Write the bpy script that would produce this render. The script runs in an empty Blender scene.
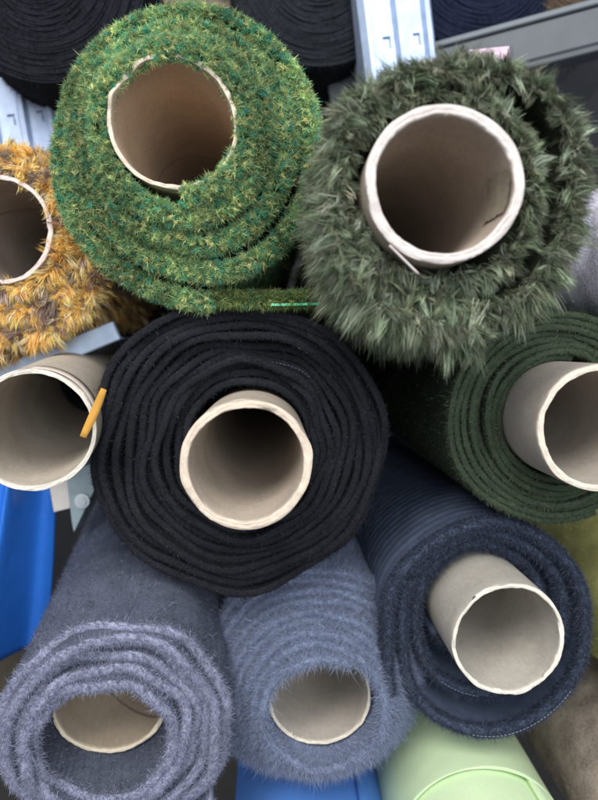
import bpy, math
import numpy as np
from mathutils import Matrix, Vector

PI = math.pi
SC = bpy.context.scene
COL = SC.collection

# ------------------------------------------------------------------ camera
# The rolls lie along world +Y; the phone looks along them, pitched down a little and tipped sideways.
F = 600.0                                    # focal length for an 800 unit tall picture
def unit(v):
    v = np.asarray(v, float)
    return v / np.linalg.norm(v)
_v = unit(((275 - 299) / F, -(345 - 400) / F, -1))
_rho = math.radians(8)
_u = np.array((-math.sin(_rho), math.cos(_rho), 0.0))
_z = unit(_u - _v * _u.dot(_v))
_x = np.cross(_v, _z)
CM = np.array((_x, _v, _z))                  # camera space -> world space
cam_data = bpy.data.cameras.new('camera')
cam = bpy.data.objects.new('camera', cam_data)
COL.objects.link(cam)
m4 = np.eye(4); m4[:3, :3] = CM
cam.matrix_world = Matrix(m4.tolist())
cam_data.sensor_fit = 'VERTICAL'
cam_data.sensor_height = 36
cam_data.lens = F / 800 * 36
cam_data.clip_start = 0.01
cam_data.clip_end = 60
cam_data.dof.use_dof = True
cam_data.dof.focus_distance = 0.38
cam_data.dof.aperture_fstop = 5.0
SC.camera = cam
CAM_UP = CM @ np.array((0, 1, 0))

def ray(px, py):
    return CM @ np.array(((px - 299) / F, -(py - 400) / F, -1.0))
def at(px, py, Y):
    d = ray(px, py)
    return d * (Y / d[1])

# ------------------------------------------------------------------ light
w = bpy.data.worlds.new('World'); SC.world = w; w.use_nodes = True
w.node_tree.nodes['Background'].inputs[0].default_value = (0.80, 0.88, 1.0, 1)
w.node_tree.nodes['Background'].inputs[1].default_value = 0.62
def lamp(name, loc, target, power, size, col):
    l = bpy.data.lights.new(name, 'AREA'); l.energy = power; l.shape = 'RECTANGLE'
    l.size, l.size_y = size; l.color = col
    o = bpy.data.objects.new(name, l); COL.objects.link(o)
    o.location = loc
    o.rotation_euler = (Vector(target) - Vector(loc)).to_track_quat('-Z', 'Y').to_euler()
    return o
lamp('ceiling_lamp', (-0.22, -0.90, 1.35), (0.03, 0.42, -0.05), 37, (1.5, 0.8), (1.0, 0.965, 0.92))
lamp('front_fill', (0.35, -1.30, 0.25), (0.05, 0.42, -0.05), 20, (1.0, 0.8), (0.92, 0.96, 1.0))  # added low fill from the front, brightens the upper insides of the tubes
SC.view_settings.view_transform = 'Standard'
SC.view_settings.look = 'None'
SC.view_settings.exposure = 0.14
SC.cycles.max_bounces = 6
SC.cycles.diffuse_bounces = 4

# ------------------------------------------------------------------ helpers
def srgb(r, g, b):
    c = np.array((r, g, b), float) / 255
    return np.where(c <= 0.04045, c / 12.92, ((c + 0.055) / 1.055) ** 2.4)

def waves(seed, n, f0, f1, tf=1.3):
    """Smooth periodic noise of (angle, turn), about -1..1."""
    r = np.random.default_rng(seed)
    k = r.integers(f0, f1 + 1, n); ph = r.uniform(0, 2 * PI, n); c = r.uniform(-tf, tf, n)
    a = r.uniform(0.5, 1, n) / np.sqrt(np.maximum(k, 1)); a = a / a.sum() * 1.6
    def f(th, t=0.0):
        s = 0.0
        for i in range(n):
            s = s + a[i] * np.sin(k[i] * th + ph[i] + c[i] * np.asarray(t) * 2 * PI)
        return s
    return f

class Acc:
    """Collects vertices, faces, point colours and material slots, then links ONE mesh object."""
    def __init__(s):
        s.v, s.c, s.f, s.m, s.sm, s.n = [], [], [], [], [], 0
    def add(s, v, faces, col, mat=0, smooth=True):
        v = np.asarray(v, float).reshape(-1, 3)
        c = np.asarray(col, float)
        if c.ndim == 1: c = np.tile(c, (len(v), 1))
        s.v.append(v); s.c.append(c)
        for f in faces:
            f = np.asarray(f, int)
            if len(f):
                s.f.append(f + s.n); s.m.append(np.full(len(f), mat)); s.sm.append(np.full(len(f), smooth))
        s.n += len(v)
    def build(s, name, mats, parent=None):
        me = bpy.data.meshes.new(name)
        V = np.concatenate(s.v); C = np.concatenate(s.c)
        me.vertices.add(len(V)); me.vertices.foreach_set('co', V.astype(np.float32).ravel())
        loops = np.concatenate([f.ravel() for f in s.f])
        sizes = np.concatenate([np.full(len(f), f.shape[1]) for f in s.f])
        me.loops.add(len(loops)); me.loops.foreach_set('vertex_index', loops.astype(np.int32))
        st = np.concatenate(([0], np.cumsum(sizes)[:-1]))
        me.polygons.add(len(sizes)); me.polygons.foreach_set('loop_start', st.astype(np.int32))
        me.polygons.foreach_set('material_index', np.concatenate(s.m).astype(np.int32))
        me.polygons.foreach_set('use_smooth', np.concatenate(s.sm).astype(bool))
        me.update(calc_edges=True); me.validate()
        a = me.color_attributes.new('Col', 'FLOAT_COLOR', 'POINT')
        a.data.foreach_set('color', np.concatenate([C, np.ones((len(C), 1))], 1).astype(np.float32).ravel())
        for m in (mats if isinstance(mats, (list, tuple)) else [mats]): me.materials.append(m)
        o = bpy.data.objects.new(name, me); COL.objects.link(o)
        if parent is not None: o.parent = parent
        return o

def grid_faces(na, nb, wrap_a=False):
    i = np.arange(na if wrap_a else na - 1)[:, None]; j = np.arange(nb - 1)[None, :]
    i2 = (i + 1) % na
    return np.stack([i * nb + j, i2 * nb + j, i2 * nb + j + 1, i * nb + j + 1], -1).reshape(-1, 4)

def tag(o, label, cat, group=None):
    o['label'] = label; o['category'] = cat
    if group: o['group'] = group
    return o

def empty(name, loc, vp=(275, 345)):
    """An Empty whose local Y runs along the roll's axis and local Z stands up in the picture."""
    y = unit(ray(*vp)); z = unit(CAM_UP - y * CAM_UP.dot(y)); x = np.cross(y, z)
    o = bpy.data.objects.new(name, None); o.empty_display_size = 0.05; COL.objects.link(o)
    m = np.eye(4); m[:3, 0], m[:3, 1], m[:3, 2], m[:3, 3] = x, y, z, loc
    o.matrix_world = Matrix(m.tolist())
    return o

# ------------------------------------------------------------------ materials
def nt(name):
    m = bpy.data.materials.new(name); m.use_nodes = True
    t = m.node_tree; t.nodes.clear()
    out = t.nodes.new('ShaderNodeOutputMaterial')
    return m, t, out
def N(t, kind, **kw):
    n = t.nodes.new(kind)
    for k, v in kw.items():
        if k in n.bl_rna.properties: setattr(n, k, v)
        else: n.inputs[k.replace('_', ' ')].default_value = v
    return n
def math_(t, op, a, b=None):
    n = t.nodes.new('ShaderNodeMath'); n.operation = op
    for i, x in enumerate((a, b)):
        if x is None: continue
        if isinstance(x, (int, float)): n.inputs[i].default_value = x
        else: t.links.new(x, n.inputs[i])
    return n.outputs[0]

def fibre_material(name, trans=0.28, rough=0.8, spec=0.15):
    m, t, out = nt(name)
    a = N(t, 'ShaderNodeAttribute', attribute_name='Col')
    b = N(t, 'ShaderNodeBsdfPrincipled', Roughness=rough)
    b.inputs['Specular IOR Level'].default_value = spec
    tr = N(t, 'ShaderNodeBsdfTranslucent'); mx = N(t, 'ShaderNodeMixShader', Fac=trans)
    t.links.new(a.outputs[0], b.inputs['Base Color']); t.links.new(a.outputs[0], tr.inputs[0])
    t.links.new(b.outputs[0], mx.inputs[1]); t.links.new(tr.outputs[0], mx.inputs[2])
    t.links.new(mx.outputs[0], out.inputs[0])
    return m

def cloth_material(name, bump=0.5, scale=900, sheen=0.4, var=0.35):
    m, t, out = nt(name)
    a = N(t, 'ShaderNodeAttribute', attribute_name='Col')
    co = N(t, 'ShaderNodeTexCoord')
    n1 = N(t, 'ShaderNodeTexNoise', Scale=scale, Detail=4.0, Roughness=0.65)
    n2 = N(t, 'ShaderNodeTexNoise', Scale=scale / 14, Detail=3.0)
    t.links.new(co.outputs['Object'], n1.inputs[0]); t.links.new(co.outputs['Object'], n2.inputs[0])
    f = math_(t, 'ADD', math_(t, 'MULTIPLY', n1.outputs[0], 0.6), math_(t, 'MULTIPLY', n2.outputs[0], 0.6))
    mr = N(t, 'ShaderNodeMapRange'); t.links.new(f, mr.inputs[0])
    mr.inputs[1].default_value = 0.35; mr.inputs[2].default_value = 0.85
    mr.inputs[3].default_value = 1 - var; mr.inputs[4].default_value = 1 + var
    vm = N(t, 'ShaderNodeVectorMath', operation='SCALE')
    t.links.new(a.outputs[0], vm.inputs[0]); t.links.new(mr.outputs[0], vm.inputs['Scale'])
    b = N(t, 'ShaderNodeBsdfPrincipled', Roughness=0.9)
    b.inputs['Specular IOR Level'].default_value = 0.1
    b.inputs['Sheen Weight'].default_value = sheen; b.inputs['Sheen Roughness'].default_value = 0.4
    t.links.new(vm.outputs[0], b.inputs['Base Color']); t.links.new(vm.outputs[0], b.inputs['Sheen Tint'])
    bp = N(t, 'ShaderNodeBump', Strength=bump, Distance=0.0008)
    t.links.new(f, bp.inputs['Height']); t.links.new(bp.outputs[0], b.inputs['Normal'])
    t.links.new(b.outputs[0], out.inputs[0])
    return m

def card_material(name, seam=True, pitch=0.17, phase=0.0):
    """Grey-brown wound board: paper fibre mottling and the helical seam between the plies."""
    m, t, out = nt(name)
    a = N(t, 'ShaderNodeAttribute', attribute_name='Col')
    co = N(t, 'ShaderNodeTexCoord')
    mp = N(t, 'ShaderNodeMapping'); mp.inputs['Scale'].default_value = (1, 0.45, 1)
    t.links.new(co.outputs['Object'], mp.inputs[0])
    n1 = N(t, 'ShaderNodeTexNoise', Scale=420.0, Detail=5.0, Roughness=0.7)
    n2 = N(t, 'ShaderNodeTexNoise', Scale=38.0, Detail=3.0)
    t.links.new(mp.outputs[0], n1.inputs[0]); t.links.new(co.outputs['Object'], n2.inputs[0])
    f = math_(t, 'ADD', math_(t, 'MULTIPLY', n1.outputs[0], 0.5), math_(t, 'MULTIPLY', n2.outputs[0], 0.5))
    mr = N(t, 'ShaderNodeMapRange'); t.links.new(f, mr.inputs[0])
    mr.inputs[1].default_value = 0.3; mr.inputs[2].default_value = 0.7
    mr.inputs[3].default_value = 0.78; mr.inputs[4].default_value = 1.15
    fac = mr.outputs[0]; height = n1.outputs[0]
    if seam:
        sp = N(t, 'ShaderNodeSeparateXYZ'); t.links.new(co.outputs['Object'], sp.inputs[0])
        ang = math_(t, 'DIVIDE', math_(t, 'ARCTAN2', sp.outputs[2], sp.outputs[0]), 2 * PI)
        h = math_(t, 'ADD', math_(t, 'ADD', math_(t, 'DIVIDE', sp.outputs[1], pitch), ang), phase)
        fr = math_(t, 'FRACT', h)
        line = math_(t, 'LESS_THAN', math_(t, 'ABSOLUTE', math_(t, 'SUBTRACT', fr, 0.5)), 0.006)
        fac = math_(t, 'MULTIPLY', fac, math_(t, 'SUBTRACT', 1.0, math_(t, 'MULTIPLY', line, 0.42)))
        height = math_(t, 'SUBTRACT', height, math_(t, 'MULTIPLY', line, 2.0))
    vm = N(t, 'ShaderNodeVectorMath', operation='SCALE')
    t.links.new(a.outputs[0], vm.inputs[0]); t.links.new(fac, vm.inputs['Scale'])
    b = N(t, 'ShaderNodeBsdfPrincipled', Roughness=0.75)
    b.inputs['Specular IOR Level'].default_value = 0.25
    t.links.new(vm.outputs[0], b.inputs['Base Color'])
    bp = N(t, 'ShaderNodeBump', Strength=0.25, Distance=0.0006)
    t.links.new(height, bp.inputs['Height']); t.links.new(bp.outputs[0], b.inputs['Normal'])
    t.links.new(b.outputs[0], out.inputs[0])
    return m

def plain_material(name, rough=0.5, metal=0.0, spec=0.5, scale=60, var=0.1, bump=0.1, coat=0.0):
    m, t, out = nt(name)
    a = N(t, 'ShaderNodeAttribute', attribute_name='Col')
    co = N(t, 'ShaderNodeTexCoord')
    n1 = N(t, 'ShaderNodeTexNoise', Scale=float(scale), Detail=4.0)
    t.links.new(co.outputs['Object'], n1.inputs[0])
    mr = N(t, 'ShaderNodeMapRange'); t.links.new(n1.outputs[0], mr.inputs[0])
    mr.inputs[1].default_value = 0.3; mr.inputs[2].default_value = 0.7
    mr.inputs[3].default_value = 1 - var; mr.inputs[4].default_value = 1 + var
    vm = N(t, 'ShaderNodeVectorMath', operation='SCALE')
    t.links.new(a.outputs[0], vm.inputs[0]); t.links.new(mr.outputs[0], vm.inputs['Scale'])
    b = N(t, 'ShaderNodeBsdfPrincipled', Roughness=rough, Metallic=metal)
    b.inputs['Specular IOR Level'].default_value = spec; b.inputs['Coat Weight'].default_value = coat
    t.links.new(vm.outputs[0], b.inputs['Base Color'])
    bp = N(t, 'ShaderNodeBump', Strength=bump, Distance=0.002)
    t.links.new(n1.outputs[0], bp.inputs['Height']); t.links.new(bp.outputs[0], b.inputs['Normal'])
    t.links.new(b.outputs[0], out.inputs[0])
    return m

M_FIB = fibre_material('pile_fibre')
M_FUR = fibre_material('fur_fibre', 0.3, 0.55, 0.35)
M_CLOTH = cloth_material('woven_cloth')
M_FELT = cloth_material('felt_cloth', 1.0, 620, 0.4, 0.42)
M_PLASTIC = plain_material('glossy_plastic', 0.25, 0, 0.5, 40, 0.06, 0.5)
M_METAL = plain_material('galvanised_metal', 0.42, 0.35, 0.5, 90, 0.12, 0.05)
M_PAINT = plain_material('painted_steel', 0.5, 0.0, 0.4, 50, 0.08, 0.05)
M_PAPER = plain_material('paper', 0.8, 0, 0.2, 150, 0.08, 0.1)

# ------------------------------------------------------------------ fibres
def fibres(acc, base, d, L, W, col, rng, bend=None, seg=3, mat=1, tipcol=None):
    n = len(base)
    if bend is None: bend = np.zeros((n, 3))
    side = np.cross(d, rng.normal(size=(n, 3)))
    side /= np.linalg.norm(side, axis=1, keepdims=True) + 1e-9
    L = np.broadcast_to(L, (n,)); W = np.broadcast_to(W, (n,))
    rows, cols = [], []
    for j in range(seg + 1):
        u = j / seg
        p = base + d * (L * u)[:, None] + bend * (L * u * u)[:, None]
        c = col if tipcol is None else col + (tipcol - col) * u ** 1.5
        if j < seg:
            hw = (W * 0.5 * (1 - 0.4 * u))[:, None]
            rows += [p - side * hw, p + side * hw]; cols += [c, c]
        else:
            rows.append(p); cols.append(c)
    k = len(rows)
    V = np.stack(rows, 1).reshape(-1, 3); C = np.stack(cols, 1).reshape(-1, 3)
    b = (np.arange(n) * k)[:, None]
    q = [b + np.array((2 * j, 2 * j + 1, 2 * j + 3, 2 * j + 2)) for j in range(seg - 1)]
    acc.add(V, [np.concatenate(q) if q else [], b + np.array((k - 3, k - 2, k - 1))], C, mat)

def nrm(a):
    return a / (np.linalg.norm(a, axis=-1, keepdims=True) + 1e-12)

# ------------------------------------------------------------------ a length of cloth wound in a spiral
class Wrap:
    def __init__(s, r0, pitch, turns, th, a0=0.0, front=0.0, slope=0.0, seed=1, rn=0.0, fn=0.0, fturn=0.0,
                 off=(0, 0), grow=None, tail=0.0, curl=0.0, body=0.0, L=0.9, rib=None, rnf=(1, 5), fnf=(1, 7), cw=False, flare=0.0, flat=1.0, tp=1.0):
        s.__dict__.update(locals()); s.a1 = a0 + 2 * PI * turns
        s.nr = waves(seed, 7, *rnf); s.nf = waves(seed + 50, 8, *fnf); s.nb = waves(seed + 90, 6, 1, 6, 0.8)
        rg = np.random.default_rng(seed + 7)
        s.ft = rg.uniform(-1, 1, int(turns) + 4)
        s.thmax = s.a1 + (tail / (r0 + pitch * turns) if tail else 0)
    def rad(s, th):
        t = (th - s.a0) / (2 * PI)
        g = 1.0 if s.grow is None else s.grow(th)
        return s.r0 + s.pitch * s.turns * (np.maximum(t, 0) / s.turns) ** s.tp * g + s.rn * s.nr(th, t * 0.13) * np.clip(t * 0.6, 0.1, 1)
    def _c(s, th):
        t = (th - s.a0) / (2 * PI); r = s.rad(th)
        return np.stack([r * np.cos(th) + s.off[0] * t / s.turns, r * np.sin(th) + s.off[1] * t / s.turns], -1)
    def centre(s, th):
        """Centreline in the roll's end plane and its outward normal; past a1 the tail leaves the roll."""
        tc = np.minimum(th, s.a1); e = 1e-3
        p = s._c(tc); tg = nrm(s._c(tc) - s._c(tc - e))
        dl = np.maximum(th - s.a1, 0) * (s.r0 + s.pitch * s.turns)
        n0 = np.stack([tg[..., 1], -tg[..., 0]], -1)
        if s.tail:
            a = s.curl * dl
            safe = abs(s.curl) > 1e-6
            fx = np.sin(a) / s.curl if safe else dl
            fy = (1 - np.cos(a)) / s.curl if safe else dl * 0
            p = p + tg * fx[..., None] - n0 * fy[..., None]
            n = n0 * np.cos(a)[..., None] + tg * np.sin(a)[..., None]
            return p, nrm(n)
        return p, n0
    def frontline(s, th):
        t = (th - s.a0) / (2 * PI); k = np.clip(t, 0, s.turns + 1)
        i = np.floor(k).astype(int); fr = k - i; fr = fr * fr * (3 - 2 * fr)
        jit = s.ft[i] * (1 - fr) + s.ft[i + 1] * fr
        return s.front + s.slope * t / s.turns + s.fn * s.nf(th, t * 0.6) + s.fturn * jit
    def pos(s, th, q):
        h = s.th / 2; wl = PI * h
        c, n = s.centre(th); f = s.frontline(th)
        ph = np.clip(q / h, 0, PI)
        o = -h * np.cos(ph); y = f + h * s.flat * (1 - np.sin(ph))
        y = y + np.where(q < 0, -q, 0) + np.where(q > wl, q - wl, 0)
        yy = np.maximum(y - f, 0)
        if s.body: o = o + s.body * s.nb(th * 1.0, yy * 3.1) * np.clip(yy / 0.05, 0, 1)
        if s.flare: o = o + s.flare * np.exp(-yy / 0.012)
        if s.rib:
            per, amp = s.rib
            o = o + np.where(q > wl, amp * (np.abs(np.sin(PI * y / per)) - 0.6), 0)
        p = c + n * o[..., None]
        return np.stack([p[..., 0], y, p[..., 1]], -1)
    def normal(s, th, q):
        e = 2e-4
        a = s.pos(th + e * 10, q) - s.pos(th - e * 10, q); b = s.pos(th, q + e) - s.pos(th, q - e)
        return nrm(np.cross(b, a)) * (1 if not s.cw else 1)
    def qs(s):
        wl = PI * s.th / 2
        back = [0.0015, 0.004, 0.008, 0.014, 0.022, 0.034, 0.05, 0.075, 0.11, 0.16, 0.23, 0.33, 0.5, s.L]
        inner = [-x for x in back[::-1] if x in (0.0015, 0.004, 0.008, 0.022, 0.05, 0.11, 0.23, s.L)]
        rim = list(np.linspace(0, wl, 7))
        if s.rib:
            back = list(np.arange(0.001, 0.30, s.rib[0] / 6)) + [0.33, 0.4, s.L]
        return np.array(inner + rim + [wl + x for x in back])
    def sheet(s, acc, col, rimcol=None, per=110, mat=0, jit=0.0):
        n = max(int(per * (s.thmax - s.a0) / (2 * PI)), 8)
        th = np.linspace(s.a0, s.thmax, n); q = s.qs()
        T, Q = np.meshgrid(th, q, indexing='ij')
        P = s.pos(T, Q)
        if jit: P = P + s.normal(T, Q) * np.random.default_rng(s.seed + 5).normal(0, jit, T.shape)[..., None]
        C = np.tile(np.asarray(col, float), (P.shape[0], P.shape[1], 1))
        if rimcol is not None:
            m = (Q >= -0.0004) & (Q <= PI * s.th / 2 + 0.0004); C[m] = rimcol
        f = grid_faces(n, len(q))
        k = len(q)
        ends = np.stack([np.arange(0, k // 2), np.arange(1, k // 2 + 1), k - 2 - np.arange(0, k // 2), k - 1 - np.arange(0, k // 2)], -1)
        acc.add(P, [f, ends, ends[:, ::-1] + (n - 1) * k], C.reshape(-1, 3), mat)
    def sample(s, n, rng, q0, q1, outer=False, lo=None, hi=None, pw=1.0):
        lo = s.a0 if lo is None else lo; hi = s.thmax if hi is None else hi
        if outer: lo = max(s.a0, s.thmax - 2 * PI - max(0, s.thmax - s.a1))
        # even density along the spiral: radius grows linearly with angle
        ra, rb = s.r0 + s.pitch * (lo - s.a0) / (2 * PI), s.r0 + s.pitch * (hi - s.a0) / (2 * PI)
        u = rng.random(n)
        if abs(rb - ra) > 1e-6: x = (np.sqrt(ra * ra + u * (rb * rb - ra * ra)) - ra) / (rb - ra)
        else: x = u
        th = lo + x * (hi - lo)
        q = q0 + (q1 - q0) * rng.random(n) ** pw
        return th, q

def palette(rng, n, cols, weights, jit=0.12):
    c = np.array([srgb(*x) for x in cols])
    i = rng.choice(len(cols), n, p=np.array(weights) / np.sum(weights))
    return c[i] * np.exp(rng.normal(0, jit, (n, 1))) * np.exp(rng.normal(0, jit * 0.25, (n, 3)))

def fuzz(acc, W, n, rng, cols, wts, length, width, q0, q1, outer=False, seg=2, comb=(0, 0, 0), spread=0.5, fwd=0.0, pw=1.0, mat=1, lo=None, hi=None, tang=0.0, jit=0.12, curl=0.5):
    """Short single fibres standing off the cloth."""
    th, q = W.sample(n, rng, q0, q1, outer, lo, hi, pw)
    p = W.pos(th, q); nm = W.normal(th, q)
    tg = np.stack([-np.sin(th), 0 * th, np.cos(th)], -1)
    d = nrm(nm + rng.normal(0, spread, (n, 3)) + np.array((0, -fwd, 0)) + tg * tang + np.array(comb))
    L = length * (0.4 + 1.0 * rng.random(n) ** 2)
    bend = rng.normal(0, curl, (n, 3)) + np.array((0, 0, -0.15))
    c = palette(rng, n, cols, wts, jit)
    fibres(acc, p - nm * 0.0004, d, L, width * rng.uniform(0.6, 1.3, n), c, rng, bend, seg, mat)

def locks(acc, W, nl, per, rng, colf, length, width, q0, q1, outer=False, clump=0.75, rad=0.003, fwd=0.0, spread=0.35, bendv=(0, 0, -0.3), seg=4, mat=1, lo=None, hi=None, tang=0.0, nrmw=1.0, lvar=(0.6, 1.25), tip=None, pw=1.0):
    """Tufts: fibres rooted round a point that lean together into one tip."""
    th, q = W.sample(nl, rng, q0, q1, outer, lo, hi, pw)
    p = W.pos(th, q); nm = W.normal(th, q)
    tg = np.stack([-np.sin(th), 0 * th, np.cos(th)], -1)
    d = nrm(nm * nrmw + rng.normal(0, spread, (nl, 3)) + np.array((0, -fwd, 0)) + tg * (tang + rng.normal(0, 0.2, (nl, 1))))
    L = length * rng.uniform(lvar[0], lvar[1], nl)
    bd = np.array(bendv) + rng.normal(0, 0.22, (nl, 3))
    c = colf(p, nl, rng)
    i = np.repeat(np.arange(nl), per); n = len(i)
    jit = rng.normal(0, 1, (n, 3)) * rad
    jit -= nm[i] * np.sum(jit * nm[i], 1, keepdims=True)
    Li = L[i] * rng.uniform(0.75, 1.1, n)
    tipj = -jit * clump / Li[:, None] * 1.0
    cc = c[i] * np.exp(rng.normal(0, 0.13, (n, 1)))
    tc = None if tip is None else np.clip(cc * tip, 0, 1)
    fibres(acc, p[i] + jit - nm[i] * 0.0006, nrm(d[i] + rng.normal(0, 0.07, (n, 3))), Li, width * rng.uniform(0.6, 1.3, n), cc, rng,
           bd[i] + tipj + rng.normal(0, 0.08, (n, 3)), seg, mat, tc)

def pompoms(acc, W, nl, per, rng, colf, reach, ball, width, q0, q1, outer=False, fwd=0.0, spread=0.4, mat=1, lo=None, hi=None, pw=1.0, stalk=4):
    """Chenille tufts: short stalks whose ends burst into a small round head of fibres."""
    th, q = W.sample(nl, rng, q0, q1, outer, lo, hi, pw)
    p = W.pos(th, q); nm = W.normal(th, q)
    d = nrm(nm + rng.normal(0, spread, (nl, 3)) + np.array((0, -fwd, 0)))
    L = reach * rng.uniform(0.6, 1.2, nl); c = colf(p, nl, rng)
    head = p + d * L[:, None] + np.array((0, 0, -0.12)) * L[:, None]
    i = np.repeat(np.arange(nl), per); n = len(i)
    dd = nrm(nrm(rng.normal(0, 1, (n, 3))) + d[i] * 0.45)
    fibres(acc, head[i] + rng.normal(0, ball * 0.35, (n, 3)), dd, ball * rng.uniform(0.6, 1.25, n), width * rng.uniform(0.6, 1.3, n),
           c[i] * np.exp(rng.normal(0, 0.10, (n, 1))), rng, rng.normal(0, 0.85, (n, 3)), 3, mat)
    i = np.repeat(np.arange(nl), stalk); n = len(i)
    fibres(acc, p[i] + rng.normal(0, 0.0005, (n, 3)), nrm(head[i] - p[i] + rng.normal(0, 0.0006, (n, 3))), L[i] * 1.1, 0.0009, c[i] * 0.95, rng, None, 2, mat)

def dents(*ds):
    """Growth factor of a roll pressed flat by its neighbours: (degrees, width, depth) each."""
    def g(th):
        k = 1.0
        for a, w_, d in ds:
            k = k - d * np.exp(-((((th - math.radians(a)) + PI) % (2 * PI) - PI) / math.radians(w_)) ** 2)
        return k
    return g

# ------------------------------------------------------------------ cardboard tubes
def tube(parent, name, ro, wall, L, col, rim, mat, seed, nicks=(), y0=0.0, label=None, ragged=0.0007):
    n = 300; th = np.linspace(0, 2 * PI, n, endpoint=False)
    rg = np.random.default_rng(seed)
    big = waves(seed, 6, 1, 4)(th) * 0.0007
    def sm(k): return np.convolve(np.tile(rg.normal(0, 1, n), 3), np.hanning(k + 2)[1:-1] / np.sqrt((np.hanning(k + 2)[1:-1] ** 2).sum()), 'same')[n:2 * n]
    fine = (sm(13) * 0.6 + sm(31)) * ragged * 0.35
    edge = big + fine
    ov = waves(seed + 3, 4, 2, 3)(th) * 0.0007
    chip_in = np.zeros(n); chip_out = np.zeros(n)
    for ang, wd, dep, side in nicks:
        k = np.exp(-(((th - math.radians(ang) + PI) % (2 * PI) - PI) / math.radians(wd)) ** 2) * (0.75 + 0.5 * rg.random(n))
        if side == 'in': chip_in += dep * k
        elif side == 'out': chip_out += dep * k
        else: edge = edge + dep * k
    ri = ro - wall; wi = sm(21) * min(0.00022, wall * 0.06) + sm(7) * 0.00008; wo = sm(25) * 0.00018
    prof = []                                   # (radius offset, depth array)
    def ring(r, y): prof.append(np.stack([(r + ov) * np.cos(th), y + y0 + 0 * th, (r + ov) * np.sin(th)], -1))
    for y in (L, 0.3, 0.1, 0.05, 0.02, 0.008, 0.003): ring(ro + 0 * th, y + edge * (y < 0.01))
    ring(ro - 0.0002 - chip_out * 0.4 + fine * 0.5 + wo, edge + 0.0006 + chip_out)
    for k in np.linspace(0.08, 0.92, 8):
        ring(ro - wall * k + wi * k + wo * (1 - k), edge + sm(9) * 0.00016 + sm(3) * 0.00007 + rg.normal(0, 0.0002) + 0.00025 * (2 * k - 1) ** 4 + chip_out * (1 - k) ** 2 + chip_in * k ** 2)
    ring(ri + 0.0002 + chip_in * 0.4 + wi, edge + 0.0006 + chip_in)
    for y in (0.003, 0.008, 0.02, 0.05, 0.1, 0.3, L): ring(ri + 0 * th, y + edge * (y < 0.01) + chip_in * (y < 0.01))
    P = np.stack(prof, 1); k = P.shape[1]
    C = np.tile(np.asarray(col, float), (n, k, 1)); C[:, 7:17] = rim
    C[:, 8:16] *= np.array((1.03, 0.9, 1.05, 0.93, 1.04, 0.9, 1.02, 0.95))[None, :, None]
    acc = Acc(); acc.add(P, [grid_faces(n, k, True)], C.reshape(-1, 3))
    o = acc.build(name, mat, parent)
    if label: o['label'] = label
    return o

TR = 0.038
def roll(px, py, rpx, vp, label, group='fabric rolls stacked on the rack'):
    Y = TR * F / rpx
    t = empty('fabric_roll', at(px, py, Y), vp)
    return tag(t, label, 'fabric roll', group)

RGB = lambda *c: srgb(*c)
CARD = RGB(168, 152, 134); RIM = RGB(212, 198, 180)
deg = math.radians

# ================================================================== THE PLACE BEHIND
def quad_box(acc, c, hx, hy, hz, ex=(1, 0, 0), ey=(0, 1, 0), ez=(0, 0, 1), col=(0.5, 0.5, 0.5), mat=0, bev=0.0):
    ex, ey, ez = map(lambda v: np.asarray(v, float), (ex, ey, ez))
    b = bev
    rows = []
    # bevelled along all edges: 24 corner points
    V = []; 
    for sx in (-1, 1):
        for sy in (-1, 1):
            for sz in (-1, 1):
                V += [(sx * hx, sy * (hy - b), sz * (hz - b)), (sx * (hx - b), sy * hy, sz * (hz - b)), (sx * (hx - b), sy * (hy - b), sz * hz)]
    V = np.array(V)
    import bmesh
    bm = bmesh.new()
    for v in V: bm.verts.new(v)
    bmesh.ops.convex_hull(bm, input=bm.verts)
    bm.verts.ensure_lookup_table(); bm.verts.index_update()
    vv = np.array([v.co[:] for v in bm.verts])
    tri = np.array([[v.index for v in f.verts] for f in bm.faces if len(f.verts) == 3])
    bm.free()
    W = np.asarray(c) + vv[:, :1] * ex + vv[:, 1:2] * ey + vv[:, 2:] * ez
    acc.add(W, [tri], col, mat, smooth=False)

# dark wall of the store room and the floor below the rack
a = Acc(); quad_box(a, (0, 1.65, 0.2), 3, 0.03, 2.0, col=RGB(30, 32, 36)); wall = a.build('wall', M_PAINT); wall['kind'] = 'structure'
a = Acc(); quad_box(a, (0, 0.2, -0.95), 3, 3, 0.02, col=RGB(70, 68, 66)); fl = a.build('floor', M_PAINT); fl['kind'] = 'structure'

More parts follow.
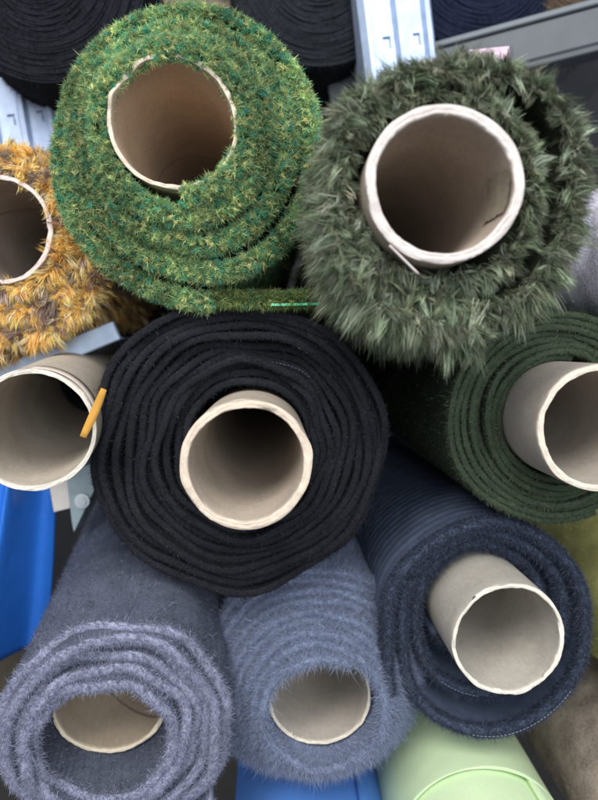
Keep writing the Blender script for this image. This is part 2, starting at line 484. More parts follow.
def rack_post(px, py, Y, label, width=0.066, drop=0.16, rise=0.25):
    """Galvanised upright: folded channel with a column of slots."""
    o = bpy.data.objects.new('rack_post', None); COL.objects.link(o); o.location = at(px, py, Y)
    tag(o, label, 'rack post', 'perforated metal rack posts')
    h = width / 2
    col = RGB(174, 190, 216)
    # profile (x, depth): side flange, front land, groove, front land, side flange
    prof = [(-h, 0.05), (-h, 0.0), (-h * 0.84, -0.006), (-h * 0.72, -0.006), (-h * 0.66, 0.001), (-h * 0.1, 0.001), (0.0, -0.006), (h * 0.14, -0.006),
            (h * 0.2, 0.001), (h * 0.70, 0.001), (h * 0.78, -0.006), (h * 0.9, -0.006), (h, 0.0), (h, 0.05)]
    xs = np.array(prof)
    zs = []
    z = -drop
    while z < rise: zs += [z, z + 0.004, z + 0.012, z + 0.0145]; z += 0.05
    zs = np.array(zs)
    # slots: L-shaped hole cells cut in the two sunk webs
    cutx = {}
    px_, col_id = [], []
    for i in range(len(xs) - 1):
        px_.append(xs[i])
        if i in (4, 8):
            for u in (0.45, 0.74, 0.82): px_.append(xs[i] + (xs[i + 1] - xs[i]) * u)
    px_.append(xs[-1]); px_ = np.array(px_)
    P = np.stack([np.tile(px_[:, 0], (len(zs), 1)), np.tile(px_[:, 1], (len(zs), 1)), np.repeat(zs[:, None], len(px_), 1)], -1)
    f = grid_faces(len(zs), len(px_))
    k = len(px_) - 1
    keep = np.ones(len(f), bool)
    for r in range(len(zs) - 1):
        for base in (4, 11):
            if r % 4 == 1: keep[r * k + base + 2] = False
            if r % 4 == 1: keep[r * k + base + 1] = True
            if r % 4 == 2: keep[r * k + base + 1] = False; keep[r * k + base + 2] = False
    acc = Acc(); acc.add(P, [f[keep]], col, smooth=False)
    ob = acc.build('channel', M_METAL, o)
    md = ob.modifiers.new('thickness', 'SOLIDIFY'); md.thickness = 0.0018; md.offset = 1
    acc = Acc()
    quad_box(acc, (0, 0.005, (rise - drop) / 2), h * 0.9, 0.0015, (rise + drop) / 2, col=RGB(150, 162, 184))
    acc.build('back_plate', M_METAL, o)
    return o
rack_post(398, 40, 0.56, 'pale galvanised rack post with slots above the olive fur roll')
rack_post(17, 90, 0.60, 'pale galvanised rack post beside the orange roll, partly behind a black roll', drop=0.085)

def shelf_beam(pa, pb, Y0, Y1, hh, label):
    A, B = at(*pa, Y0), at(*pb, Y1)
    c = (A + B) / 2; ex = unit(B - A); ez = np.array((0, 0, 1.0)); ez = unit(ez - ex * ez.dot(ex)); ey = np.cross(ez, ex)
    o = bpy.data.objects.new('shelf_beam', None); COL.objects.link(o); o.location = c
    tag(o, label, 'shelf beam')
    Ln = np.linalg.norm(B - A) / 2
    a = Acc(); quad_box(a, (0, 0, 0), Ln, 0.008, hh, ex, ey, ez, RGB(80, 85, 90), bev=0.002); a.build('face', M_PAINT, o)
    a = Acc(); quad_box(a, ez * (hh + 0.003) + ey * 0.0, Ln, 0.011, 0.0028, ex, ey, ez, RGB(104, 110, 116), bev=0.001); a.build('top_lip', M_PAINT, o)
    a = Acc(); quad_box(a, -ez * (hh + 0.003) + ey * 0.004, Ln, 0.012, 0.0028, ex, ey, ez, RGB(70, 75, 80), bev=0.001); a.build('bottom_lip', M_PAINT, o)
    a = Acc(); quad_box(a, ez * (hh - 0.004) + ey * 0.3, Ln, 0.285, 0.002, ex, ey, ez, RGB(120, 124, 128)); a.build('shelf_panel', M_PAINT, o)
    return o
shelf_beam((330, 98), (660, 12), 0.64, 0.56, 0.0165, 'dark grey steel shelf beam running above the olive fur roll')

# dark rolls lying on the upper shelf
def plain_roll(px, py, Y, R, col, label, L=0.26, vp=(275, 345), seed=1, turns=30, hole=0.02, group='dark rolls on the upper shelf', fz=30000, body=0.002, fuzzlen=0.003, rib=None):
    t = tag(empty('fabric_roll', at(px, py, Y), vp), label, 'fabric roll', group)
    rg = np.random.default_rng(seed)
    c = RGB(*col); acc = Acc()
    W = Wrap(hole, (R - hole) / turns, turns, (R - hole) / turns * 1.05, a0=rg.uniform(0, 6), seed=seed, rn=0.0008, fn=0.0012, fturn=0.0, slope=0.012, body=body, L=L, rib=rib, flat=0.08)
    W.sheet(acc, c, per=80)
    wl = PI * W.th / 2
    fuzz(acc, W, fz, rg, [col, tuple(int(x * 1.25) for x in col)], [2, 1], fuzzlen, 0.0004, -0.001, wl + 0.004, spread=0.5)
    fuzz(acc, W, fz, rg, [col, tuple(int(x * 1.25) for x in col)], [2, 1], fuzzlen, 0.0004, wl, wl + L * 0.8, outer=True, spread=0.5)
    acc.build('fabric', [M_FELT, M_FIB], t)
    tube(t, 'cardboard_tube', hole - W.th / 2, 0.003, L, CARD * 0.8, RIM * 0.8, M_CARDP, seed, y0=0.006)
    return t
M_CARDP = card_material('plain_board', False)
plain_roll(36, -32, 0.52, 0.083, (28, 30, 36), 'black fabric roll in the top left corner on the upper shelf', seed=11)
plain_roll(318, -35, 0.58, 0.083, (36, 39, 44), 'charcoal fabric roll on the upper shelf, between green roll and rack post', seed=12, L=0.2)
plain_roll(486, -48, 0.60, 0.084, (30, 36, 54), 'navy fabric roll on the upper shelf, right of the rack post', seed=13, L=0.2)
plain_roll(602, -62, 0.60, 0.080, (86, 74, 62), 'dark brown fabric roll on the upper shelf, top right corner', seed=14, L=0.2)
plain_roll(225, -50, 0.66, 0.078, (128, 118, 104), 'taupe fabric roll on the upper shelf, behind the green shaggy roll', seed=15, L=0.2)

# ================================================================== THE STACK OF ROLLS
# ---- green shaggy roll
t = roll(173, 122, 63, (275, 345), 'green shaggy pile roll with speckled teal and yellow tufts')
tube(t, 'cardboard_tube', TR, 0.0028, 0.9, RGB(196, 174, 150), RIM, card_material('board_brown', True, 0.2, 0.32), 21, [(250, 5, 0.002, 'y'), (268, 4, -0.0015, 'y'), (290, 6, 0.002, 'y'), (225, 5, 0.001, 'y')], ragged=0.0022)
rg = np.random.default_rng(101); acc = Acc()
W1 = Wrap(TR + 0.0028, 0.0118, 4.0, 0.003, tp=1.4, a0=deg(276), front=0.0015, slope=0.030, seed=31, rn=0.0020, fn=0.002, fturn=0.0025, off=(0.008, -0.0085), tail=0.092, curl=0.9, body=0.001,
          grow=lambda th: 1 - 0.03 * np.cos(2 * th) + 0.09 * np.exp(-(((th + 0.9 + PI) % (2 * PI) - PI) / 0.7) ** 2))
W1.sheet(acc, RGB(62, 78, 40)); wl = PI * W1.th / 2
_gz = waves(77, 7, 1, 6)
def green(p, n, rg):
    k = 1 + 0.30 * _gz(p[:, 0] * 60, p[:, 2] * 9)
    return k[:, None] * palette(rg, n, [(148, 174, 120), (90, 154, 120), (208, 210, 146), (108, 138, 94), (174, 190, 130), (88, 164, 140)], [6, 3, 2, 4, 3.2, 1.4], 0.14)
def olive(p, n, rg):
    return palette(rg, n, [(128, 144, 88), (150, 160, 100), (100, 120, 76), (98, 146, 104)], [4, 2, 3, 1], 0.14)
hi = W1.a1
pompoms(acc, W1, 17000, 30, rg, green, 0.0052, 0.0015, 0.0004, -0.001, wl + 0.007, fwd=0.8, hi=hi)
pompoms(acc, W1, 13000, 20, rg, green, 0.0042, 0.0016, 0.00042, wl, wl + 0.22, outer=True, fwd=0.2, pw=1.6, hi=hi)
pompoms(acc, W1, 2600, 22, rg, olive, 0.0055, 0.0014, 0.0004, -0.05, 0.0, lo=hi, fwd=0.1)
locks(acc, W1, 1900, 9, rg, olive, 0.0042, 0.0007, -0.02, wl + 0.004, lo=hi - 0.2, fwd=0.5, spread=0.3, rad=0.0008, clump=-0.3, seg=3)
locks(acc, W1, 1900, 8, rg, olive, 0.0036, 0.0007, wl, wl + 0.09, lo=hi - 0.3, fwd=0.3, spread=0.3, rad=0.0008, clump=-0.3, seg=3, pw=1.6)
fab = acc.build('fabric', [M_CLOTH, M_FIB], t)
# bright binding strip under the loose end, and a stray thread
acc = Acc(); th = np.linspace(W1.a1 + (W1.thmax - W1.a1) * 0.42, W1.thmax - 0.01, 24)
c, n = W1.centre(th); f = W1.frontline(th)
Pn = [np.stack([c[:, 0] + n[:, 0] * d, f + y, c[:, 1] + n[:, 1] * d], -1) for d, y in ((0.0016, -0.0022), (0.0032, -0.0022), (0.0032, 0.012), (0.0016, 0.012))]
acc.add(np.stack(Pn, 1), [grid_faces(24, 4)], RGB(60, 190, 130), smooth=False); acc.build('binding_strip', M_PLASTIC, fab)

def thread(parent, name, pts, r, col, dash=None, mat=None):
    """A thin thread through points, stitched (dashed) if asked: short stubby stitches."""
    pts = np.asarray(pts, float)
    acc = Acc(); m = 6
    seg = np.linalg.norm(np.diff(pts, axis=0), axis=1); s = np.concatenate(([0], np.cumsum(seg)))
    spans = [(0, s[-1])] if dash is None else [(x, min(x + dash * 0.62, s[-1])) for x in np.arange(0, s[-1], dash)]
    for a_, b_ in spans:
        k = max(3, int((b_ - a_) / 0.002) + 2); u = np.linspace(a_, b_, k)
        P = np.stack([np.interp(u, s, pts[:, i]) for i in range(3)], -1)
        tg = nrm(np.gradient(P, axis=0)); a1 = nrm(np.cross(tg, (0.3, 0.5, 0.8))); a2 = np.cross(tg, a1)
        ph = np.linspace(0, 2 * PI, m, endpoint=False)
        rr = r * np.sin(np.linspace(0.5, PI - 0.5, k)) ** 0.5 if dash else np.full(k, r)
        V = P[:, None] + (a1[:, None] * np.cos(ph)[None, :, None] + a2[:, None] * np.sin(ph)[None, :, None]) * rr[:, None, None]
        i = np.arange(k - 1)[:, None]; j = np.arange(m)[None]; j2 = (j + 1) % m
        acc.add(V, [np.stack([i * m + j, (i + 1) * m + j, (i + 1) * m + j2, i * m + j2], -1).reshape(-1, 4)], col)
    return acc.build(name, mat or M_CLOTH, parent)
def local(o, px, py, Y):
    return np.array(o.matrix_world.inverted() @ Vector(at(px, py, Y)))
thread(fab, 'loose_thread', [local(t, 284, 224, 0.385), local(t, 296, 229, 0.385), local(t, 310, 237, 0.39), local(t, 326, 250, 0.40)], 0.0004, RGB(60, 190, 160))

# ---- olive long fur roll
t = roll(445, 184, 78, (275, 345), 'olive green long fur roll with white rimmed tube and torn paper flap')
tb = tube(t, 'cardboard_tube', TR, 0.0052, 0.9, RGB(176, 162, 148), RGB(204, 195, 190), card_material('board_pale', False), 22, [(300, 4, 0.0008, 'y'), (100, 20, 0.0006, 'in')])
acc = Acc()  # a shred of outer paper peeling off below the rim
u = np.linspace(0, 1, 10); aa = np.radians(228 + 26 * u)
strip = []
for k, dw in enumerate((0.0, 0.0035)):
    rr = TR + 0.0006 + 0.0055 * u ** 2
    strip.append(np.stack([rr * np.cos(aa), 0.0005 - 0.003 * u ** 2 + dw * (1 - 0.2 * u), rr * np.sin(aa)], -1))
acc.add(np.stack(strip, 1), [grid_faces(10, 2)], RGB(218, 205, 202)); fl_ = acc.build('torn_paper_flap', M_PAPER, tb)
md = fl_.modifiers.new('thickness', 'SOLIDIFY'); md.thickness = 0.0006
acc = Acc()  # torn inner ply on the right of the bore
ny, na = 14, 16
rgp = np.random.default_rng(5)
aa = np.radians(np.linspace(-22, 16, na)); yy = np.linspace(0.002, 0.034, ny)
Y2, A2 = np.meshgrid(yy, aa, indexing='ij')
A2 = A2 + rgp.normal(0, 0.02, A2.shape) * ((A2 == aa[0]) | (A2 == aa[-1]))
Y2 = Y2 - rgp.uniform(0, 0.003, Y2.shape) * (np.arange(ny)[:, None] == ny - 1)
R2 = TR - 0.0052 - 0.0005 - rgp.uniform(0, 0.0005, A2.shape)
acc.add(np.stack([R2 * np.cos(A2), Y2, R2 * np.sin(A2)], -1), [grid_faces(ny, na)], RGB(140, 132, 116)); acc.build('torn_inner_ply', M_PAPER, tb)
rg = np.random.default_rng(102); acc = Acc()
W2 = Wrap(TR + 0.003, 0.0130, 2.2, 0.0026, a0=deg(195), front=0.016, slope=0.0, seed=32, rn=0.004, fn=0.003, fturn=0.004, off=(0.009, -0.004), body=0.001, tail=0.02, curl=6,
          grow=lambda th: 1 + 0.24 * np.cos(th - 0.25) + 0.10 * np.cos(4 * (th - 0.75)) - 0.10 * np.exp(-(((th - 1.57 + PI) % (2 * PI) - PI) / 0.5) ** 2))
W2.sheet(acc, RGB(60, 64, 52), rimcol=RGB(112, 110, 94), per=260, jit=0.0003); wl = PI * W2.th / 2
def furcol(p, n, rg):
    return palette(rg, n, [(118, 127, 104), (94, 103, 82), (156, 164, 142), (74, 82, 64)], [4, 3, 2, 2.5], 0.18)
lo2 = W2.a1 - 2 * PI
locks(acc, W2, 1500, 30, rg, furcol, 0.0125, 0.0004, wl - 0.001, wl + 0.018, clump=0.95, rad=0.0024, fwd=0.45, spread=0.4, bendv=(0, 0.1, -0.35), seg=5, mat=1, tang=0.25, tip=1.3, lo=lo2)
locks(acc, W2, 800, 30, rg, furcol, 0.0100, 0.0004, wl - 0.001, wl + 0.018, clump=0.95, rad=0.0022, fwd=0.35, spread=0.4, bendv=(0, 0.1, -0.35), seg=5, mat=1, tang=0.25, tip=1.3, hi=lo2)
locks(acc, W2, 2200, 22, rg, furcol, 0.0135, 0.00042, wl + 0.01, wl + 0.20, outer=True, clump=0.9, rad=0.0024, fwd=0.3, spread=0.45, bendv=(0, 0, -0.35), seg=4, mat=1, pw=1.5, tip=1.3)
locks(acc, W2, 1000, 18, rg, furcol, 0.008, 0.0004, -0.003, wl, clump=0.8, rad=0.0015, fwd=0.6, spread=0.6, bendv=(0, 0, -0.3), seg=3, mat=1, nrmw=0.6, tip=1.3)
acc.build('fabric', [M_CLOTH, M_FUR], t)

# ---- orange fur roll, left edge
t = roll(-1, 229, 51, (275, 345), 'mustard orange flecked fur roll cut by the left edge')
tube(t, 'cardboard_tube', TR, 0.0032, 0.9, RGB(160, 145, 132), RGB(215, 203, 196), card_material('board_warm', True, 0.3, 0.9), 23, [(50, 12, 0.0012, 'out')])
rg = np.random.default_rng(103); acc = Acc()
W3 = Wrap(TR + 0.003, 0.0112, 3.0, 0.0026, a0=deg(262), front=0.004, slope=0.014, seed=33, rn=0.002, fn=0.002, fturn=0.003, off=(0.002, -0.014), body=0.001)
W3.sheet(acc, RGB(140, 105, 55)); wl = PI * W3.th / 2
_nz = [waves(400 + i, 6, 1, 9) for i in range(2)]
def orange(p, n, rg):
    f = _nz[0](p[:, 0] * 95, p[:, 1] * 14) + _nz[1](p[:, 2] * 105, p[:, 0] * 11) + rg.normal(0, 0.55, n)
    a_ = palette(rg, n, [(255, 218, 142), (248, 200, 116), (255, 234, 184), (232, 190, 132)], [5, 3, 2, 2], 0.12)
    b_ = palette(rg, n, [(168, 148, 136), (192, 176, 166), (142, 122, 112)], [3, 2, 2], 0.14)
    return np.where((f > 0.6)[:, None], b_, a_)
locks(acc, W3, 4600, 16, rg, orange, 0.0115, 0.0006, -0.002, wl + 0.014, clump=0.5, rad=0.0014, fwd=0.8, spread=0.6, bendv=(0, 0, -0.25), seg=4, tip=1.2)
locks(acc, W3, 2600, 14, rg, orange, 0.011, 0.0005, wl, wl + 0.2, outer=True, clump=0.5, rad=0.0016, fwd=0.3, spread=0.35, bendv=(0, 0, -0.3), seg=4, pw=1.5)
acc.build('fabric', [M_CLOTH, M_FUR], t)

# ---- bare cardboard tube at the left
Yt = TR * F / 61
o = empty('bare_tube', at(33, 431, Yt), (185, 302))
tag(o, 'bare cardboard tube with no fabric left of the black roll', 'cardboard tube')
tb = tube(o, 'tube_wall', TR, 0.0030, 0.8, RGB(182, 172, 158), RGB(214, 206, 194), card_material('board_grey', False), 24, [(40, 16, 0.0025, 'out'), (75, 8, 0.0015, 'out')])
acc = Acc(); u = np.linspace(0, 1, 14); aa = np.radians(15 + 75 * u)   # lifted outer ply
rr = TR + 0.0004 + 0.0009 * np.sin(PI * u)
acc.add(np.stack([np.stack([rr * np.cos(aa), 0.006 + 0 * u + y, rr * np.sin(aa)], -1) for y in (-0.004, 0.010)], 1), [grid_faces(14, 2)], RGB(190, 178, 168))
pl = acc.build('lifted_ply', M_PAPER, tb); md = pl.modifiers.new('thickness', 'SOLIDIFY'); md.thickness = 0.0005

# ---- black felt roll in the middle
t = roll(246, 465, 67, (272, 348), 'black felt roll in the middle of the stack')
tube(t, 'cardboard_tube', TR, 0.0052, 0.95, RGB(184, 171, 156), RGB(206, 190, 172), card_material('board_tan', False), 25, [(66, 9, 0.0045, 'in'), (50, 5, 0.002, 'in'), (97, 8, 0.003, 'out'), (120, 6, 0.0015, 'out'), (340, 5, 0.0015, 'in'), (215, 14, 0.0012, 'out')])
rg = np.random.default_rng(105); acc = Acc()
W5 = Wrap(TR + 0.002, 0.0052, 12.0, 0.0050, a0=deg(170), front=0.072, slope=-0.012, seed=35, rn=0.0034, fn=0.005, fturn=0.0045, flat=0.4, grow=dents((168, 16, 0.13), (80, 22, 0.05), (300, 20, 0.05), (238, 20, 0.04)), off=(-0.008, -0.004), body=0.002, rnf=(1, 8), fnf=(1, 6))
W5.sheet(acc, RGB(31, 32, 37), rimcol=RGB(34, 35, 40), per=300, jit=0.00018); wl = PI * W5.th / 2
bk = [(38, 39, 45), (28, 29, 33), (62, 64, 73), (112, 115, 126)]
fuzz(acc, W5, 170000, rg, bk, [4, 3, 1.2, 0.12], 0.0020, 0.00026, -0.003, wl + 0.004, spread=0.9, fwd=0.2)
fuzz(acc, W5, 16000, rg, bk, [4, 3, 1, 0.2], 0.0016, 0.0003, wl, wl + 0.2, outer=True, spread=0.5, pw=1.4)
fab = acc.build('fabric', [M_FELT, M_FIB], t)
def along(W, turn, a, b, y=-0.0008, n=40):
    th = np.linspace(W.a0 + 0, W.a0, 1)
    k = math.floor((W.a0 + 2 * PI * turn - a) / (2 * PI))
    th = np.linspace(a + 2 * PI * k, b + 2 * PI * k, n)
    c, nn = W.centre(th); f = W.frontline(th)
    return np.stack([c[:, 0], f + y, c[:, 1]], -1)
thread(fab, 'selvedge_stitching', along(W5, 5.5, deg(48), deg(92)), 0.00028, RGB(96, 99, 110), dash=0.0027)
# yellow paper tag tucked between the bare tube and the black roll
acc = Acc()
A, B = at(104, 389, 0.372), at(83, 437, 0.366)
ex = unit(B - A); nn = unit(np.cross(ex, ray(94, 415))); 
u = np.linspace(0, 1, 8)
P = np.stack([A + (B - A) * u[:, None] + nn * (0.0018 + 0.0008 * np.sin(3 * u))[:, None] * s + np.array((0, 1, 0)) * (0.002 * np.sin(PI * u))[:, None] for s in (-1, 0.2, 1)], 1)
acc.add(P, [grid_faces(8, 3)], RGB(186, 138, 62)); yt = acc.build('paper_tag', M_PAPER)
md = yt.modifiers.new('thickness', 'SOLIDIFY'); md.thickness = 0.0007
tag(yt, 'narrow yellow tag wedged between bare tube and black roll', 'tag')

# ---- dark green velvet roll, right edge
t = roll(602, 428, 67, (275, 345), 'dark green velvet roll at the right edge, its tube sticking out')
tube(t, 'cardboard_tube', TR, 0.0040, 0.95, RGB(176, 167, 156), RGB(216, 204, 188), card_material('board_light', False), 26)
rg = np.random.default_rng(106); acc = Acc()
W6 = Wrap(TR + 0.002, 0.0043, 7.6, 0.0040, flat=0.5, a0=deg(80), front=0.052, slope=0.006, seed=36, rn=0.0019, fn=0.003, fturn=0.003, off=(0, -0.002), body=0.0012)
W6.sheet(acc, RGB(60, 70, 55), per=240, jit=0.00022); wl = PI * W6.th / 2
gv = [(84, 94, 74), (65, 74, 58), (130, 140, 116)]
fuzz(acc, W6, 90000, rg, gv, [4, 3, 1.5], 0.0018, 0.00024, -0.002, wl + 0.004, spread=0.7, fwd=0.2)
fuzz(acc, W6, 45000, rg, gv, [4, 3, 1], 0.0018, 0.0003, wl, wl + 0.22, outer=True, spread=0.35, pw=1.3)
acc.build('fabric', [M_CLOTH, M_FIB], t)

# ---- navy ribbed roll, lower right
t = roll(509, 640, 61, (275, 352), 'navy ribbed corduroy roll at lower right with tube sticking out')
tube(t, 'cardboard_tube', TR, 0.0030, 0.95, RGB(186, 180, 170), RGB(218, 211, 198), card_material('board_cool', False), 27, [(300, 8, 0.0012, 'y'), (318, 6, 0.0016, 'in'), (190, 5, 0.001, 'y')])
rg = np.random.default_rng(107); acc = Acc()
W7 = Wrap(TR + 0.002, 0.0128, 3.0, 0.0066, a0=deg(214), front=0.060, slope=-0.034, seed=37, rn=0.0032, fn=0.002, fturn=0.003, off=(-0.001, -0.008), body=0.0, rib=(0.0105, 0.0024), rnf=(1, 5), grow=lambda th: (1 + 0.52 * np.clip(-np.sin(th), 0, 1)) * dents((192, 28, 0.17))(th))
W7.sheet(acc, RGB(76, 86, 106), per=160, jit=0.0002); wl = PI * W7.th / 2
nv = [(70, 78, 96), (56, 62, 78), (92, 102, 120), (68, 66, 82)]
fuzz(acc, W7, 150000, rg, nv, [4, 3, 1.6, 0.8], 0.0030, 0.00028, -0.005, wl + 0.006, spread=0.55, fwd=0.35, seg=3)
fuzz(acc, W7, 16000, rg, nv, [4, 3, 1.2, 0.5], 0.0007, 0.0002, wl, wl + 0.25, outer=True, spread=0.4, pw=1.2)
fab = acc.build('fabric', [M_CLOTH, M_FIB], t)
thread(fab, 'selvedge_stitching', along(W7, 2.7, deg(262), deg(322), -0.0030), 0.00026, RGB(128, 142, 160), dash=0.0029)
thread(fab, 'selvedge_stitching', along(W7, 1.6, deg(238), deg(266), -0.0030), 0.00026, RGB(124, 138, 158), dash=0.0029)

# ---- blue grey fleece roll, bottom centre
t = roll(320, 696, 55, (278, 345), 'blue grey fleece roll at bottom centre, tube sunk inside')
tube(t, 'cardboard_tube', TR, 0.0026, 0.9, RGB(182, 174, 164), RGB(216, 206, 190), card_material('board_sand', False), 28)
rg = np.random.default_rng(108); acc = Acc()
W8 = Wrap(TR + 0.002, 0.0053, 8.6, 0.0054, flat=0.8, a0=deg(60), front=-0.026, slope=0.056, seed=38, rn=0.0026, fn=0.004, fturn=0.0035, grow=dents((2, 30, 0.09)), off=(-0.001, 0.001), body=0.002, rnf=(1, 7), tail=0.02, curl=-5)
W8.sheet(acc, RGB(116, 126, 150), per=220, jit=0.00035); wl = PI * W8.th / 2
bl = [(146, 156, 182), (130, 140, 164), (170, 180, 204), (138, 146, 164)]
fuzz(acc, W8, 320000, rg, bl, [4, 3, 0.7, 2], 0.0033, 0.00024, -0.004, wl + 0.009, spread=0.9, curl=0.9, fwd=0.3, seg=3)
fuzz(acc, W8, 30000, rg, bl, [4, 3, 1.5, 2], 0.0028, 0.0003, wl, wl + 0.2, outer=True, spread=0.5, pw=1.3)
fuzz(acc, W8, 12000, rg, bl, [4, 3, 1.5, 2], 0.0028, 0.0003, -0.04, 0.0, lo=W8.a0, hi=W8.a0 + 2 * PI, spread=0.5)
acc.build('fabric', [M_FELT, M_FIB], t)

# ---- slate grey blanket roll, lower left
t = roll(110, 706, 58, (210, 275), 'slate grey brushed blanket roll at lower left, loose folds over its tube')
tube(t, 'cardboard_tube', TR, 0.0030, 0.9, RGB(180, 164, 144), RGB(222, 208, 184), card_material('board_buff', True, 0.24, 0.55), 29)
rg = np.random.default_rng(109); acc = Acc()
W9 = Wrap(TR + 0.002, 0.0056, 6.6, 0.0060, a0=deg(100), front=-0.036, slope=0.010, seed=39, rn=0.0048, fn=0.006, fturn=0.0045, flat=0.5, off=(0.012, -0.001), body=0.0025, rnf=(1, 8))
W9.sheet(acc, RGB(84, 89, 104), rimcol=RGB(138, 141, 161), per=240, jit=0.00035); wl = PI * W9.th / 2
gl = [(152, 155, 179), (132, 135, 156), (180, 183, 205), (114, 118, 134)]
gd = [(98, 103, 118), (76, 80, 94), (140, 145, 162)]
fuzz(acc, W9, 260000, rg, gl, [4, 3, 0.7, 1.5], 0.0016, 0.00028, -0.004, wl + 0.004, spread=0.9, curl=0.9, fwd=0.3, seg=3)
fuzz(acc, W9, 110000, rg, gd, [3, 3, 1.0], 0.0021, 0.00026, wl + 0.002, wl + 0.3, outer=True, spread=1.1, curl=0.9, pw=1.2)
fuzz(acc, W9, 16000, rg, gd, [4, 3, 1.2], 0.002, 0.0003, -0.05, -0.003, lo=W9.a0, hi=W9.a0 + 2 * PI, spread=0.5)
acc.build('fabric', [M_FELT, M_FIB], t)

# ================================================================== ROLLS AND THINGS BELOW AND BEHIND
G2 = 'rolls lying below the stack'
def body_roll(px, py, Y, R, col, label, mat, vp=(275, 345), L=0.6, seed=1, step=None, cat='fabric roll', fz=0, group=G2):
    """A tightly wound roll of which mostly the outside shows: wound end, rounded rim, long outside."""
    t = tag(empty('fabric_roll', at(px, py, Y), vp), label, cat, group)
    c = RGB(*col); rg = np.random.default_rng(seed)
    W = Wrap(0.03, 0.004, (R - 0.03) / 0.004, 0.0034, a0=1.0, seed=seed, rn=0.0006, fn=0.001, fturn=0.001, body=0.0015, L=L)
    acc = Acc(); W.sheet(acc, c, per=64)
    if fz:
        fuzz(acc, W, fz, rg, [col, tuple(int(x * 0.8) for x in col), tuple(min(255, int(x * 1.15)) for x in col)], [3, 1, 1], 0.0022, 0.0005, PI * 0.0017, 0.45, outer=True, spread=0.5)
    acc.build('fabric', [mat, M_FIB], t)
    tube(t, 'cardboard_tube', 0.0275, 0.003, L, CARD, RIM, M_CARDP, seed, y0=0.004)
    if step:
        W2_ = Wrap(R + 0.0008, 0.0006, 2.0, 0.0006, a0=4.4, seed=seed + 2, rn=0.0005, fn=0.0015, front=step, body=0.0015, L=L - step)
        acc = Acc(); W2_.sheet(acc, c * 0.92, per=120); acc.build('outer_wrap', M_FILM, t)
    return t
M_FILM = plain_material('wrapping_film', 0.35, 0, 0.5, 30, 0.06, 0.3)
M_LIME = cloth_material('smooth_lime_cloth', 0.25, 500, 0.1, 0.08)
M_TWEED = cloth_material('speckled_cloth', 1.0, 520, 0.1, 0.85)
body_roll(505, 905, 0.36, 0.062, (212, 234, 190), 'pale lime green roll under the navy corduroy roll', M_LIME, seed=61, step=0.045)
body_roll(315, 905, 0.40, 0.066, (84, 132, 206), 'blue roll under the blue grey fleece roll', M_LIME, seed=62)
body_roll(735, 850, 0.40, 0.085, (172, 158, 148), 'speckled grey brown roll at the bottom right corner', M_TWEED, seed=63, fz=3000)
body_roll(742, 640, 0.40, 0.080, (192, 188, 122), 'mustard olive roll behind the navy roll at the right edge', M_CLOTH, seed=64, fz=9000)
body_roll(720, 250, 0.37, 0.066, (206, 204, 220), 'speckled pale grey roll between the olive fur and green velvet rolls', M_TWEED, seed=65, fz=1500, vp=(290, 310))
plain_roll(100, 372, 0.62, 0.05, (28, 32, 34), 'dark roll deep between the orange and green shaggy rolls', seed=66, L=0.3, group=G2)

# blue plastic sheet hanging at the left
acc = Acc()
nu, nv_ = 40, 30
rows = []
for j in range(nv_):
    v = j / (nv_ - 1)
    L0 = at(-60, 455 + 215 * v, 0.47); R0 = at(58 - 10 * v, 462 + 190 * v, 0.54)
    u = np.linspace(0, 1, nu)[:, None]
    p = L0 + (R0 - L0) * u
    fold = 0.014 * np.exp(-((u - 0.62 + 0.18 * v) / 0.07) ** 2) - 0.012 * np.exp(-((u - 0.82 + 0.12 * v) / 0.12) ** 2) + 0.003 * np.sin(9 * u + 4 * v)
    rows.append(p + np.array((0, -1.0, 0)) * fold)
acc.add(np.stack(rows), [grid_faces(nv_, nu)], RGB(40, 106, 198))
bs = acc.build('plastic_sheet', M_PLASTIC); md = bs.modifiers.new('thickness', 'SOLIDIFY'); md.thickness = 0.001
tag(bs, 'blue plastic sheet hanging below the bare tube', 'plastic sheet')

# rack bracket with a bolt below the bare tube
o = bpy.data.objects.new('rack_bracket', None); COL.objects.link(o); o.location = at(80, 495, 0.52)
tag(o, 'metal rack bracket with a bolt beneath the bare cardboard tube', 'bracket')
inv = np.array(o.location)
def wpts(l, Y): return [at(x, y, Y) - inv for x, y in l]
def prism(acc, front, depth, col, mat=0):
    f = np.array(front); b = f + np.array((0, depth, 0)); n = len(f)
    acc.add(np.concatenate([f, b]), [np.array([list(range(n))]), np.array([list(range(2 * n - 1, n - 1, -1))]), np.array([[i, i + n, (i + 1) % n + n, (i + 1) % n] for i in range(n)])], col, mat, False)
acc = Acc(); prism(acc, wpts([(66, 470), (104, 462), (100, 478), (74, 532), (72, 522)], 0.52), 0.03, RGB(150, 164, 168)); acc.build('gusset_plate', M_METAL, o)
acc = Acc(); prism(acc, wpts([(48, 476), (68, 474), (70, 508), (54, 512)], 0.53), 0.06, RGB(196, 190, 182)); acc.build('spacer_block', M_PAINT, o)
acc = Acc()
c0 = at(82, 501, 0.517) - inv; ph = np.linspace(0, 2 * PI, 7)[:-1]
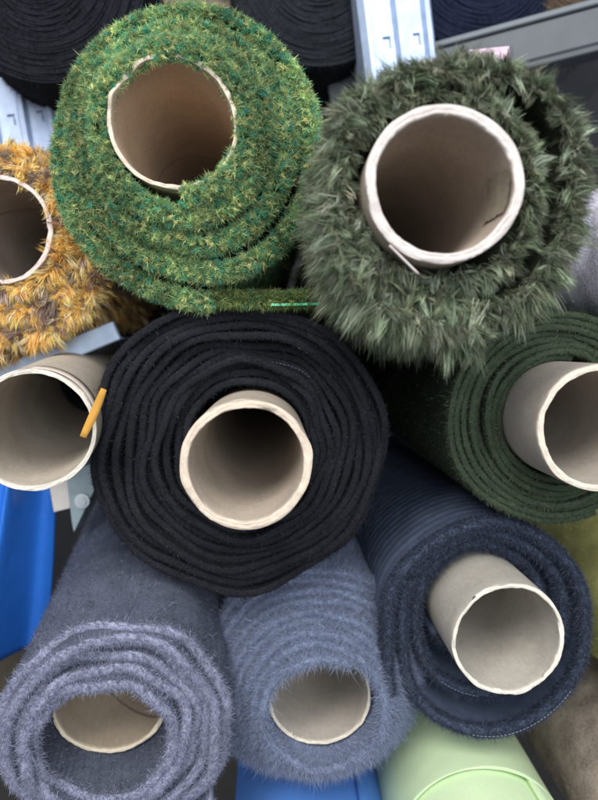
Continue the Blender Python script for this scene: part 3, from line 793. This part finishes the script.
for r_, y_, d_ in ((0.0042, 0.0, 0.004), (0.0065, 0.002, 0.0015)):
    prism(acc, [c0 + np.array((r_ * math.cos(p), -y_ + (0.002 if r_ > 0.005 else -0.002), r_ * math.sin(p))) for p in (ph if r_ < 0.005 else np.linspace(0, 2 * PI, 25)[:-1])][::-1], d_, RGB(200, 206, 208))
acc.build('bolt', M_METAL, o)

# pale shelf edge under the orange roll
acc = Acc(); A, B = at(-40, 394, 0.50), at(118, 330, 0.495)
ex = unit(B - A); ez = np.array((0, 0, 1.0)); ez = unit(ez - ex * ez.dot(ex)); ey = np.cross(ez, ex)
o = bpy.data.objects.new('shelf_edge', None); COL.objects.link(o); o.location = (A + B) / 2
tag(o, 'pale blue shelf edge showing under the orange fur roll', 'shelf edge')
quad_box(acc, (0, 0, 0), np.linalg.norm(B - A) / 2, 0.003, 0.008, ex, ey, ez, RGB(186, 204, 228), bev=0.001); acc.build('face', M_METAL, o)
acc = Acc(); quad_box(acc, -ez * 0.0068 + ey * 0.034, np.linalg.norm(B - A) / 2, 0.03, 0.0010, ex, ey, ez, RGB(120, 130, 146)); acc.build('ledge', M_METAL, o)
# beige carton low at the left
acc = Acc(); quad_box(acc, (0, 0, 0), 0.06, 0.05, 0.04, col=RGB(176, 158, 130), bev=0.001)
ct = acc.build('carton', M_PAPER); ct.location = at(-50, 700, 0.56); tag(ct, 'beige carton under the blue plastic sheet', 'carton')
# pink label on the shelf beam
o = bpy.data.objects.new('shelf_label', None); COL.objects.link(o); o.location = at(478, 60, 0.50)
inv = np.array(o.location); tag(o, 'pink paper label standing above the olive fur roll', 'label')
acc = Acc(); prism(acc, wpts([(468, 50), (509, 46), (510, 66), (500, 68), (470, 64)], 0.50), 0.0008, RGB(210, 184, 200)); acc.build('paper', M_PAPER, o)
acc = Acc(); prism(acc, wpts([(434, 58), (467, 54), (484, 61), (486, 66), (434, 64)], 0.498), 0.0008, RGB(120, 92, 90)); acc.build('backing_card', M_PAPER, o)
